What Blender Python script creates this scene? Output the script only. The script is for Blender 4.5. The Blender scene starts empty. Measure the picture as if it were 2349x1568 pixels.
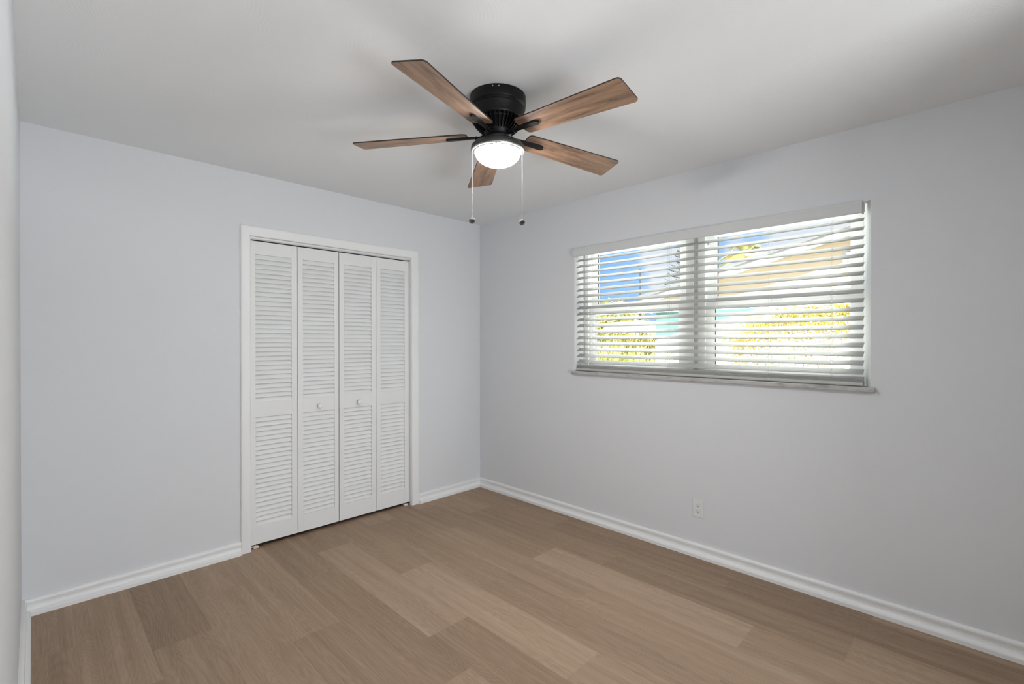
import bpy, bmesh, math, random
from mathutils import Vector, Matrix

random.seed(7)
S = bpy.context.scene
COL = S.collection
R = math.radians

# ------------------------------------------------------------------ camera
cam_d = bpy.data.cameras.new('camera')
cam = bpy.data.objects.new('camera', cam_d)
COL.objects.link(cam)
S.camera = cam
YAW, PITCH, ROLL, FPX = 0.7836, -0.0037, -0.0004, 1094.2845
cam.location = (-2.9585, -3.3721, 1.3621)
fwd = Vector((math.cos(YAW) * math.cos(PITCH), math.sin(YAW) * math.cos(PITCH), math.sin(PITCH)))
rgt0 = Vector((math.sin(YAW), -math.cos(YAW), 0))
up0 = rgt0.cross(fwd)
rgt = rgt0 * math.cos(ROLL) + up0 * math.sin(ROLL)
upv = -rgt0 * math.sin(ROLL) + up0 * math.cos(ROLL)
cam.rotation_euler = Matrix((rgt, upv, -fwd)).transposed().to_euler()
cam_d.sensor_fit = 'HORIZONTAL'
cam_d.sensor_width = 36.0
cam_d.lens = FPX / 2349 * 36.0
cam_d.clip_start = 0.01
cam_d.clip_end = 300

S.view_settings.view_transform = 'Standard'
S.view_settings.look = 'None'
S.view_settings.exposure = 0.0
S.view_settings.gamma = 1.0
S.view_settings.use_curve_mapping = False
S.cycles.max_bounces = 10
S.cycles.diffuse_bounces = 7
S.cycles.glossy_bounces = 4
S.cycles.transmission_bounces = 6
S.cycles.transparent_max_bounces = 12
S.cycles.use_denoising = True
S.cycles.caustics_reflective = False
S.cycles.caustics_refractive = False
S.cycles.sample_clamp_indirect = 6.0

# ------------------------------------------------------------------ sky and lights
W = bpy.data.worlds.new('sky')
S.world = W
W.use_nodes = True
wn, wl = W.node_tree.nodes, W.node_tree.links
wn.clear()


def N(nodes, typ, **kw):
    n = nodes.new(typ)
    for k, v in kw.items():
        setattr(n, k, v)
    return n


def build_sky():
    out = N(wn, 'ShaderNodeOutputWorld')
    bg = N(wn, 'ShaderNodeBackground')
    bg.inputs['Strength'].default_value = 1.0
    wl.new(bg.outputs[0], out.inputs[0])
    tc = N(wn, 'ShaderNodeTexCoord')
    sep = N(wn, 'ShaderNodeSeparateXYZ')
    wl.new(tc.outputs['Generated'], sep.inputs[0])
    az = N(wn, 'ShaderNodeMath', operation='ARCTAN2')
    wl.new(sep.outputs['Y'], az.inputs[0])
    wl.new(sep.outputs['X'], az.inputs[1])
    noi = N(wn, 'ShaderNodeTexNoise')
    noi.inputs['Scale'].default_value = 9.0
    noi.inputs['Detail'].default_value = 6.0
    wl.new(tc.outputs['Generated'], noi.inputs['Vector'])
    # wobble the cloud borders
    wob = N(wn, 'ShaderNodeMath', operation='MULTIPLY_ADD')
    wl.new(noi.outputs[0], wob.inputs[0])
    wob.inputs[1].default_value = 0.16
    wl.new(az.outputs[0], wob.inputs[2])
    el = N(wn, 'ShaderNodeMath', operation='MULTIPLY_ADD')   # clouds lean with height
    wl.new(sep.outputs['Z'], el.inputs[0])
    el.inputs[1].default_value = -0.12
    wl.new(wob.outputs[0], el.inputs[2])
    mr = N(wn, 'ShaderNodeMapRange')
    mr.inputs['From Min'].default_value = R(10) + 0.065
    mr.inputs['From Max'].default_value = R(38) + 0.065
    wl.new(el.outputs[0], mr.inputs['Value'])
    ramp = N(wn, 'ShaderNodeValToRGB')
    cr = ramp.color_ramp
    pts = [(0.0, 1.0), (0.22, 0.95), (0.27, 0.25), (0.31, 0.3), (0.36, 0.75), (0.40, 0.15), (0.52, 0.1),
           (0.56, 0.9), (0.66, 1.0), (0.70, 0.2), (0.74, 0.0), (1.0, 0.0)]
    cr.elements[0].position, cr.elements[0].color = pts[0][0], (pts[0][1],) * 3 + (1,)
    cr.elements[1].position, cr.elements[1].color = pts[-1][0], (pts[-1][1],) * 3 + (1,)
    for p, v in pts[1:-1]:
        e = cr.elements.new(p)
        e.color = (v, v, v, 1)
    wl.new(mr.outputs[0], ramp.inputs[0])
    mix = N(wn, 'ShaderNodeMix', data_type='RGBA')
    wl.new(ramp.outputs[0], mix.inputs['Factor'])
    mix.inputs['A'].default_value = (0.32, 0.585, 0.98, 1)
    mix.inputs['B'].default_value = (0.83, 0.88, 0.98, 1)
    # ground side of the world: pale haze
    zr = N(wn, 'ShaderNodeMapRange')
    zr.inputs['From Min'].default_value = -0.03
    zr.inputs['From Max'].default_value = 0.01
    wl.new(sep.outputs['Z'], zr.inputs['Value'])
    mix2 = N(wn, 'ShaderNodeMix', data_type='RGBA')
    wl.new(zr.outputs[0], mix2.inputs['Factor'])
    mix2.inputs['A'].default_value = (0.55, 0.56, 0.5, 1)
    wl.new(mix.outputs['Result'], mix2.inputs['B'])
    # unseen upper sky, added brighter to throw more light in
    hr = N(wn, 'ShaderNodeMapRange')
    hr.inputs['From Min'].default_value = 0.26
    hr.inputs['From Max'].default_value = 0.55
    wl.new(sep.outputs['Z'], hr.inputs['Value'])
    mix3 = N(wn, 'ShaderNodeMix', data_type='RGBA')
    wl.new(hr.outputs[0], mix3.inputs['Factor'])
    wl.new(mix2.outputs['Result'], mix3.inputs['A'])
    mix3.inputs['B'].default_value = (1.5, 1.55, 1.65, 1)
    wl.new(mix3.outputs['Result'], bg.inputs['Color'])


build_sky()

sun_d = bpy.data.lights.new('sun', 'SUN')
sun_d.energy = 14.0
sun_d.color = (1.0, 0.95, 0.86)
sun_d.angle = R(0.6)
sun = bpy.data.objects.new('sun', sun_d)
COL.objects.link(sun)
sun.location = (-6, -2, 12)
sun.rotation_euler = Vector((0.5735, 0.02, -0.819)).to_track_quat('-Z', 'Y').to_euler()


def area(name, loc, direction, sx, sy, energy, color=(1, 1, 1)):
    d = bpy.data.lights.new(name, 'AREA')
    d.shape = 'RECTANGLE'
    d.size, d.size_y = sx, sy
    d.energy = energy
    d.color = color
    o = bpy.data.objects.new(name, d)
    COL.objects.link(o)
    o.location = loc
    o.rotation_euler = Vector(direction).to_track_quat('-Z', 'Y').to_euler()
    return o


# added fill lamp in the next room, shining in from behind the camera
area('rear_fill', (-2.1, -5.9, 0.50), (0.08, 1, 0.66), 1.6, 0.9, 98, (0.935, 0.972, 1.0))
# added lamp for sunlit yard bounce, throwing light through the blind onto the ceiling
area('yard_fill', (5.6, -2.0, -0.1), (-1, 0, 0.28), 6.0, 1.0, 2300, (0.97, 0.985, 1.0))
# added lamp low under the window, brightening slat undersides and the white frames
area('frame_fill', (1.7, -2.03, -0.25), (-0.62, 0, 0.78), 3.2, 0.8, 330, (0.98, 0.985, 1.0))

# ------------------------------------------------------------------ helpers


def meta(o, label=None, cat=None, group=None, kind=None):
    if label:
        o['label'] = label
    if cat:
        o['category'] = cat
    if group:
        o['group'] = group
    if kind:
        o['kind'] = kind
    return o


def empty(name, loc=(0, 0, 0)):
    o = bpy.data.objects.new(name, None)
    COL.objects.link(o)
    o.location = loc
    o.empty_display_size = 0.05
    return o


class MB:
    """collects shapes in world coordinates; build() links ONE mesh object"""

    def __init__(self):
        self.bm = bmesh.new()

    def box(self, x0, y0, z0, x1, y1, z1, bev=0.0, M=None):
        v = [self.bm.verts.new(p) for p in ((x0, y0, z0), (x1, y0, z0), (x1, y1, z0), (x0, y1, z0),
                                            (x0, y0, z1), (x1, y0, z1), (x1, y1, z1), (x0, y1, z1))]
        fs = [self.bm.faces.new([v[i] for i in q]) for q in
              ((0, 3, 2, 1), (4, 5, 6, 7), (0, 1, 5, 4), (1, 2, 6, 5), (2, 3, 7, 6), (3, 0, 4, 7))]
        if M is not None:
            for a in v:
                a.co = M @ a.co
        if bev > 0:
            es = {e for f in fs for e in f.edges}
            bmesh.ops.bevel(self.bm, geom=list(es), offset=bev, segments=2, profile=0.6, affect='EDGES')
        return self

    def poly_prism(self, pts, fn0, fn1, smooth=False):
        """pts: 2D profile; fn0/fn1 map a profile point to 3D at each end"""
        a = [self.bm.verts.new(fn0(*p)) for p in pts]
        b = [self.bm.verts.new(fn1(*p)) for p in pts]
        n = len(pts)
        for i in range(n):
            f = self.bm.faces.new((a[i], a[(i + 1) % n], b[(i + 1) % n], b[i]))
            f.smooth = smooth
        self.bm.faces.new(a[::-1])
        self.bm.faces.new(b)
        return self

    def lathe(self, prof, c, n=64, smooth=True, close=False, ax='Z', M=None):
        rings = []
        for r, z in prof:
            ring = []
            for k in range(n):
                t = 2 * math.pi * k / n
                p = Vector((r * math.cos(t), r * math.sin(t), z))
                if M is not None:
                    p = M @ p
                ring.append(self.bm.verts.new(Vector(c) + p))
            rings.append(ring)
        for a, b in zip(rings, rings[1:]):
            for k in range(n):
                f = self.bm.faces.new((a[k], a[(k + 1) % n], b[(k + 1) % n], b[k]))
                f.smooth = smooth
        if prof[0][0] > 1e-6:
            self.bm.faces.new(rings[0][::-1])
        if prof[-1][0] > 1e-6:
            self.bm.faces.new(rings[-1])
        return self

    def tube(self, path, r, n=8, radii=None):
        path = [Vector(p) for p in path]
        rings = []
        prev = None
        for i, p in enumerate(path):
            t = (path[min(i + 1, len(path) - 1)] - path[max(i - 1, 0)]).normalized()
            if prev is None:
                u = t.orthogonal().normalized()
            else:
                u = (prev - t * prev.dot(t)).normalized()
            prev = u
            w = t.cross(u)
            rr = radii[i] if radii else r
            rings.append([self.bm.verts.new(p + (u * math.cos(2 * math.pi * k / n) + w * math.sin(2 * math.pi * k / n)) * rr) for k in range(n)])
        for a, b in zip(rings, rings[1:]):
            for k in range(n):
                f = self.bm.faces.new((a[k], a[(k + 1) % n], b[(k + 1) % n], b[k]))
                f.smooth = True
        self.bm.faces.new(rings[0][::-1])
        self.bm.faces.new(rings[-1])
        return self

    def quad(self, pts):
        self.bm.faces.new([self.bm.verts.new(p) for p in pts])
        return self

    def build(self, name, mat, parent=None, bevel=0.0, autosmooth=None, doubles=False):
        bm = self.bm
        if doubles:
            bmesh.ops.remove_doubles(bm, verts=bm.verts, dist=1e-5)
        bmesh.ops.recalc_face_normals(bm, faces=bm.faces)
        me = bpy.data.meshes.new(name)
        bm.to_mesh(me)
        bm.free()
        o = bpy.data.objects.new(name, me)
        COL.objects.link(o)
        me.materials.append(mat)
        if parent is not None:
            o.parent = parent
            # parents are unrotated: subtract their accumulated location
            off = Vector((0, 0, 0))
            p = parent
            while p is not None:
                off += p.location
                p = p.parent
            o.location = -off
            me.transform(Matrix.Translation(-off + off))
        if bevel > 0:
            m = o.modifiers.new('bevel', 'BEVEL')
            m.width = bevel
            m.segments = 2
            m.limit_method = 'ANGLE'
        return o


# ------------------------------------------------------------------ materials
MATS = {}


def principled(name, base, rough=0.5, metal=0.0, spec=0.5):
    m = bpy.data.materials.new(name)
    m.use_nodes = True
    b = m.node_tree.nodes['Principled BSDF']
    b.inputs['Base Color'].default_value = (*base, 1)
    b.inputs['Roughness'].default_value = rough
    b.inputs['Metallic'].default_value = metal
    b.inputs['Specular IOR Level'].default_value = spec
    MATS[name] = m
    return m


def bump_noise(m, scale, strength, dist=0.01, detail=3, coords='Object', stretch=None):
    nt = m.node_tree
    b = nt.nodes['Principled BSDF']
    tc = nt.nodes.new('ShaderNodeTexCoord')
    n = nt.nodes.new('ShaderNodeTexNoise')
    n.inputs['Scale'].default_value = scale
    n.inputs['Detail'].default_value = detail
    if stretch:
        mp = nt.nodes.new('ShaderNodeMapping')
        mp.inputs['Scale'].default_value = stretch
        nt.links.new(tc.outputs[coords], mp.inputs[0])
        nt.links.new(mp.outputs[0], n.inputs['Vector'])
    else:
        nt.links.new(tc.outputs[coords], n.inputs['Vector'])
    bp = nt.nodes.new('ShaderNodeBump')
    bp.inputs['Strength'].default_value = strength
    bp.inputs['Distance'].default_value = dist
    nt.links.new(n.outputs[0], bp.inputs['Height'])
    nt.links.new(bp.outputs[0], b.inputs['Normal'])
    return n


def tint_noise(m, c0, c1, scale, detail=4, stretch=None, lo=0.35, hi=0.65):
    nt = m.node_tree
    b = nt.nodes['Principled BSDF']
    tc = nt.nodes.new('ShaderNodeTexCoord')
    n = nt.nodes.new('ShaderNodeTexNoise')
    n.inputs['Scale'].default_value = scale
    n.inputs['Detail'].default_value = detail
    src = tc.outputs['Object']
    if stretch:
        mp = nt.nodes.new('ShaderNodeMapping')
        mp.inputs['Scale'].default_value = stretch
        nt.links.new(src, mp.inputs[0])
        src = mp.outputs[0]
    nt.links.new(src, n.inputs['Vector'])
    r = nt.nodes.new('ShaderNodeValToRGB')
    r.color_ramp.elements[0].position = lo
    r.color_ramp.elements[0].color = (*c0, 1)
    r.color_ramp.elements[1].position = hi
    r.color_ramp.elements[1].color = (*c1, 1)
    nt.links.new(n.outputs[0], r.inputs[0])
    nt.links.new(r.outputs[0], b.inputs['Base Color'])
    return r


m_wall = principled('wall_paint', (0.66, 0.677, 0.70), 0.75, spec=0.2)
bump_noise(m_wall, 260, 0.12, 0.002, 2)
m_trim = principled('trim_paint', (0.785, 0.797, 0.80), 0.42, spec=0.4)
m_door = principled('door_paint', (0.745, 0.757, 0.76), 0.5, spec=0.35)
bump_noise(m_door, 60, 0.05, 0.002, 2, stretch=(6, 6, 0.4))
m_dark = principled('closet_shade', (0.07, 0.07, 0.07), 0.8)  # closet shade put into the wall colour
m_white_plastic = principled('white_plastic', (0.70, 0.708, 0.71), 0.4)
m_vinyl = principled('window_vinyl', (0.88, 0.88, 0.88), 0.4)
m_vinyl_grey = principled('mullion_grey', (0.60, 0.60, 0.60), 0.6)
m_gasket = principled('gasket', (0.04, 0.04, 0.04), 0.6)


def slat_mat():
    m = bpy.data.materials.new('translucent_slat')
    m.use_nodes = True
    nt = m.node_tree
    b = nt.nodes['Principled BSDF']
    b.inputs['Base Color'].default_value = (0.56, 0.565, 0.545, 1)
    b.inputs['Roughness'].default_value = 0.5
    b.inputs['Specular IOR Level'].default_value = 0.3
    tl = nt.nodes.new('ShaderNodeBsdfTranslucent')
    tl.inputs[0].default_value = (0.52, 0.525, 0.50, 1)
    mx = nt.nodes.new('ShaderNodeMixShader')
    mx.inputs[0].default_value = 0.12
    nt.links.new(b.outputs[0], mx.inputs[1])
    nt.links.new(tl.outputs[0], mx.inputs[2])
    nt.links.new(mx.outputs[0], nt.nodes['Material Output'].inputs[0])
    return m


m_slat = slat_mat()
m_valance = principled('blind_valance', (0.60, 0.615, 0.62), 0.6, spec=0.3)
m_cord = principled('blind_cord', (0.42, 0.42, 0.41), 0.8)
m_wand = principled('wand_plastic', (0.30, 0.30, 0.30), 0.25)
m_black = principled('fan_black', (0.004, 0.004, 0.0042), 0.45, spec=0.25)
m_blackrim = principled('fan_bronze', (0.03, 0.03, 0.03), 0.38, spec=0.5)
m_nickel = principled('brushed_nickel', (0.70, 0.70, 0.69), 0.3, metal=1.0)
m_chain = principled('pull_chain', (0.22, 0.21, 0.20), 0.5, metal=0.5)
m_bob = principled('pull_bob', (0.006, 0.006, 0.006), 0.6, spec=0.2)
m_bobghost = principled('pull_bob_ghost', (0.09, 0.09, 0.092), 0.6, spec=0.2)
m_edge = principled('blade_edge', (0.03, 0.022, 0.018), 0.5)
m_slot = principled('outlet_slot', (0.015, 0.015, 0.015), 0.6)
m_cream_plastic = principled('cream_plastic', (0.70, 0.58, 0.47), 0.45)
m_screw = principled('screw_metal', (0.6, 0.6, 0.6), 0.3, metal=1.0)


def ceiling_mat():
    m = principled('ceiling_plaster', (0.795, 0.805, 0.815), 0.85, spec=0.15)
    nt = m.node_tree
    b = nt.nodes['Principled BSDF']
    tc = nt.nodes.new('ShaderNodeTexCoord')
    nz = nt.nodes.new('ShaderNodeTexNoise')
    nz.inputs['Scale'].default_value = 6
    nt.links.new(tc.outputs['Object'], nz.inputs['Vector'])
    mixv = nt.nodes.new('ShaderNodeMix')
    mixv.data_type = 'VECTOR'
    mixv.inputs['Factor'].default_value = 0.06
    nt.links.new(tc.outputs['Object'], mixv.inputs['A'])
    nt.links.new(nz.outputs['Color'], mixv.inputs['B'])
    vo = nt.nodes.new('ShaderNodeTexVoronoi')
    vo.inputs['Scale'].default_value = 3.6
    vo.voronoi_dimensions = '2D'
    nt.links.new(mixv.outputs['Result'], vo.inputs['Vector'])
    mul = nt.nodes.new('ShaderNodeMath')
    mul.operation = 'MULTIPLY'
    mul.inputs[1].default_value = 140
    nt.links.new(vo.outputs['Distance'], mul.inputs[0])
    sn = nt.nodes.new('ShaderNodeMath')
    sn.operation = 'SINE'
    nt.links.new(mul.outputs[0], sn.inputs[0])
    n2 = nt.nodes.new('ShaderNodeTexNoise')
    n2.inputs['Scale'].default_value = 4
    nt.links.new(tc.outputs['Object'], n2.inputs['Vector'])
    mul2 = nt.nodes.new('ShaderNodeMath')
    mul2.operation = 'MULTIPLY'
    nt.links.new(sn.outputs[0], mul2.inputs[0])
    nt.links.new(n2.outputs[0], mul2.inputs[1])
    bp = nt.nodes.new('ShaderNodeBump')
    bp.inputs['Strength'].default_value = 0.045
    bp.inputs['Distance'].default_value = 0.004
    nt.links.new(mul2.outputs[0], bp.inputs['Height'])
    nt.links.new(bp.outputs[0], b.inputs['Normal'])
    return m


m_ceil = ceiling_mat()


def marble_mat():
    m = principled('sill_marble', (0.6, 0.6, 0.58), 0.3)
    tint_noise(m, (0.30, 0.30, 0.295), (0.46, 0.46, 0.445), 14, 8, (1, 1, 3), 0.34, 0.52)
    return m


m_marble = marble_mat()


def wood_floor_mat():
    m = principled('oak_vinyl_plank', (0.3, 0.2, 0.15), 0.5, spec=0.3)
    nt = m.node_tree
    L = nt.links
    b = nt.nodes['Principled BSDF']
    tc = nt.nodes.new('ShaderNodeTexCoord')
    at = nt.nodes.new('ShaderNodeAttribute')
    at.attribute_name = 'plank'
    sep = nt.nodes.new('ShaderNodeSeparateColor')
    L.new(at.outputs['Color'], sep.inputs[0])
    # shift the grain from plank to plank
    sh = nt.nodes.new('ShaderNodeVectorMath')
    sh.operation = 'MULTIPLY_ADD'
    L.new(at.outputs['Color'], sh.inputs[0])
    sh.inputs[1].default_value = (13.0, 37.0, 29.0)
    L.new(tc.outputs['Object'], sh.inputs[2])

    def noise(scale, sx, sy, detail, rough=0.55, dist=0.0, src=None):
        mp = nt.nodes.new('ShaderNodeMapping')
        mp.inputs['Scale'].default_value = (sx, sy, 1)
        L.new(src or sh.outputs[0], mp.inputs[0])
        n = nt.nodes.new('ShaderNodeTexNoise')
        n.inputs['Scale'].default_value = scale
        n.inputs['Detail'].default_value = detail
        n.inputs['Roughness'].default_value = rough
        n.inputs['Distortion'].default_value = dist
        L.new(mp.outputs[0], n.inputs['Vector'])
        return n

    fib = noise(1.0, 520, 11, 3, 0.6)          # fine pores
    fib2 = noise(1.0, 150, 3.2, 4, 0.6)        # fibres
    streak = noise(1.0, 22, 0.75, 3, 0.55, 0.15)  # long streaks
    big = noise(1.0, 5.5, 0.9, 2, 0.35)         # slow field bending the rings into cathedral figures
    sx = nt.nodes.new('ShaderNodeSeparateXYZ')
    L.new(sh.outputs[0], sx.inputs[0])
    k0 = nt.nodes.new('ShaderNodeMath')
    k0.operation = 'MULTIPLY_ADD'
    L.new(big.outputs[0], k0.inputs[0])
    k0.inputs[1].default_value = 1.15
    L.new(sx.outputs[0], k0.inputs[2])
    k1 = nt.nodes.new('ShaderNodeMath')
    k1.operation = 'MULTIPLY_ADD'
    L.new(fib2.outputs[0], k1.inputs[0])
    k1.inputs[1].default_value = 0.035
    L.new(k0.outputs[0], k1.inputs[2])
    k = nt.nodes.new('ShaderNodeMath')
    k.operation = 'MULTIPLY'
    k.inputs[1].default_value = 240.0
    L.new(k1.outputs[0], k.inputs[0])
    s = nt.nodes.new('ShaderNodeMath')
    s.operation = 'SINE'
    L.new(k.outputs[0], s.inputs[0])
    # sum
    a1 = nt.nodes.new('ShaderNodeMath')
    a1.operation = 'MULTIPLY_ADD'
    L.new(fib.outputs[0], a1.inputs[0])
    a1.inputs[1].default_value = 0.42
    a0 = nt.nodes.new('ShaderNodeMath')
    a0.operation = 'MULTIPLY'
    a0.inputs[1].default_value = 0.42
    L.new(fib2.outputs[0], a0.inputs[0])
    L.new(a0.outputs[0], a1.inputs[2])
    a2 = nt.nodes.new('ShaderNodeMath')
    a2.operation = 'MULTIPLY_ADD'
    L.new(streak.outputs[0], a2.inputs[0])
    a2.inputs[1].default_value = 0.55
    L.new(a1.outputs[0], a2.inputs[2])
    a3 = nt.nodes.new('ShaderNodeMath')
    a3.operation = 'MULTIPLY_ADD'
    L.new(s.outputs[0], a3.inputs[0])
    a3.inputs[1].default_value = 0.045
    L.new(a2.outputs[0], a3.inputs[2])
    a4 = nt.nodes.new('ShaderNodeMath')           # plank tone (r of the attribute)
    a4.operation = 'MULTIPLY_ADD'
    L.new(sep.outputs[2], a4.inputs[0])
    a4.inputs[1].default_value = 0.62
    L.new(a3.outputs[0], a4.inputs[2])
    rp = nt.nodes.new('ShaderNodeValToRGB')
    e = rp.color_ramp.elements
    e[0].position, e[0].color = 0.50, (0.180, 0.118, 0.074, 1)
    e[1].position, e[1].color = 1.20, (0.47, 0.345, 0.255, 1)
    x = e.new(0.84)
    x.color = (0.345, 0.24, 0.17, 1)
    mrr = nt.nodes.new('ShaderNodeMapRange')
    mrr.inputs['From Min'].default_value = 0.52
    mrr.inputs['From Max'].default_value = 1.48
    L.new(a4.outputs[0], mrr.inputs['Value'])
    e[0].position = 0.05
    e[1].position = 0.5
    e[2].position = 0.95
    e[1].color = (0.325, 0.228, 0.154, 1)
    e[2].color = (0.465, 0.347, 0.252, 1)
    L.new(mrr.outputs[0], rp.inputs[0])
    L.new(rp.outputs[0], b.inputs['Base Color'])
    bp = nt.nodes.new('ShaderNodeBump')
    bp.inputs['Strength'].default_value = 0.06
    bp.inputs['Distance'].default_value = 0.002
    L.new(fib.outputs[0], bp.inputs['Height'])
    L.new(bp.outputs[0], b.inputs['Normal'])
    return m


m_floor = wood_floor_mat()
m_gap = principled('plank_gap', (0.16, 0.11, 0.08), 0.8)


def blade_mat():
    m = principled('blade_walnut', (0.3, 0.18, 0.11), 0.45)
    nt = m.node_tree
    L = nt.links
    b = nt.nodes['Principled BSDF']
    uv = nt.nodes.new('ShaderNodeUVMap')
    uv.uv_map = 'UVMap'

    def noise(sx, sy, detail):
        mp = nt.nodes.new('ShaderNodeMapping')
        mp.inputs['Scale'].default_value = (sx, sy, 1)
        L.new(uv.outputs[0], mp.inputs[0])
        n = nt.nodes.new('ShaderNodeTexNoise')
        n.inputs['Scale'].default_value = 1.0
        n.inputs['Detail'].default_value = detail
        n.inputs['Distortion'].default_value = 0.4
        L.new(mp.outputs[0], n.inputs['Vector'])
        return n
    n1, n2 = noise(5, 38, 5), noise(40, 700, 3)
    ad = nt.nodes.new('ShaderNodeMath')
    ad.operation = 'MULTIPLY_ADD'
    L.new(n2.outputs[0], ad.inputs[0])
    ad.inputs[1].default_value = 0.35
    L.new(n1.outputs[0], ad.inputs[2])
    rp = nt.nodes.new('ShaderNodeValToRGB')
    e = rp.color_ramp.elements
    e[0].position, e[0].color = 0.45, (0.085, 0.052, 0.038, 1)
    e[1].position, e[1].color = 0.9, (0.36, 0.22, 0.135, 1)
    x = e.new(0.66)
    x.color = (0.235, 0.142, 0.090, 1)
    L.new(ad.outputs[0], rp.inputs[0])
    L.new(rp.outputs[0], b.inputs['Base Color'])
    return m


m_blade = blade_mat()


def bowl_mat():
    m = bpy.data.materials.new('frosted_lit_glass')
    m.use_nodes = True
    nt = m.node_tree
    b = nt.nodes['Principled BSDF']
    b.inputs['Base Color'].default_value = (0.9, 0.9, 0.88, 1)
    b.inputs['Roughness'].default_value = 0.3
    b.inputs['Emission Color'].default_value = (1.0, 0.955, 0.90, 1)
    b.inputs['Emission Strength'].default_value = 136.0
    return m


m_bowl = bowl_mat()


def glass_mat():
    m = bpy.data.materials.new('window_glass')
    m.use_nodes = True
    nt = m.node_tree
    nt.nodes.clear()
    out = nt.nodes.new('ShaderNodeOutputMaterial')
    tr = nt.nodes.new('ShaderNodeBsdfTransparent')
    tr.inputs[0].default_value = (0.97, 0.985, 0.98, 1)
    gl = nt.nodes.new('ShaderNodeBsdfGlossy')
    gl.inputs['Roughness'].default_value = 0.0
    lw = nt.nodes.new('ShaderNodeLayerWeight')   # Schlick reflectance, the same from both sides of the pane
    lw.inputs['Blend'].default_value = 0.5
    pw = nt.nodes.new('ShaderNodeMath')
    pw.operation = 'POWER'
    pw.inputs[1].default_value = 5.0
    nt.links.new(lw.outputs['Facing'], pw.inputs[0])
    fr = nt.nodes.new('ShaderNodeMath')
    fr.operation = 'MULTIPLY_ADD'
    fr.inputs[1].default_value = 0.96
    fr.inputs[2].default_value = 0.02
    nt.links.new(pw.outputs[0], fr.inputs[0])
    mx = nt.nodes.new('ShaderNodeMixShader')
    nt.links.new(fr.outputs[0], mx.inputs[0])
    nt.links.new(tr.outputs[0], mx.inputs[1])
    nt.links.new(gl.outputs[0], mx.inputs[2])
    nt.links.new(mx.outputs[0], out.inputs[0])
    return m


m_glass = glass_mat()

# exterior materials
m_ground = principled('sunny_ground', (0.5, 0.5, 0.4), 0.9)
tint_noise(m_ground, (0.46, 0.47, 0.36), (0.70, 0.68, 0.60), 1.2, 6)
m_stucco = principled('cream_stucco', (0.60, 0.49, 0.36), 0.9)
m_teal = principled('teal_stucco', (0.125, 0.255, 0.25), 0.85)
m_fascia = principled('white_fascia', (0.42, 0.42, 0.42), 0.6)
m_roofgrey = principled('roof_edge', (0.19, 0.20, 0.22), 0.6)
m_roof = principled('roof_shingle', (0.3, 0.3, 0.3), 0.9)
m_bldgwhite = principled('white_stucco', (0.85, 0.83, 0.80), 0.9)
m_leaf = principled('bush_leaf', (0.55, 0.5, 0.08), 0.6)
tint_noise(m_leaf, (0.55, 0.33, 0.09), (0.38, 0.40, 0.05), 9, 2, None, 0.42, 0.58)
m_leaf2 = principled('grass_leaf', (0.5, 0.5, 0.1), 0.6)
tint_noise(m_leaf2, (0.66, 0.52, 0.22), (0.30, 0.42, 0.08), 11, 2, None, 0.40, 0.60)
m_leaf3 = principled('palm_leaf', (0.55, 0.45, 0.1), 0.6)
tint_noise(m_leaf3, (0.60, 0.46, 0.10), (0.27, 0.32, 0.08), 3, 2, None, 0.40, 0.60)
m_needle = principled('pine_needle', (0.06, 0.065, 0.035), 0.7)
m_twig = principled('twig', (0.22, 0.165, 0.13), 0.8)
m_trunk = principled('trunk', (0.12, 0.10, 0.08), 0.9)
m_pole = principled('weathered_pole', (0.045, 0.045, 0.045), 0.9)

# ------------------------------------------------------------------ room shell
XL, H = -3.003, 2.44
YB = -7.0          # far end of the next room
YN = -3.9          # wall behind the camera
WY0, WY1, WZ0, WZ1 = -2.96, -1.106, 1.125, 2.066   # window opening
TW = 0.20


def struct(o, label, cat):
    return meta(o, label, cat, kind='structure')


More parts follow.
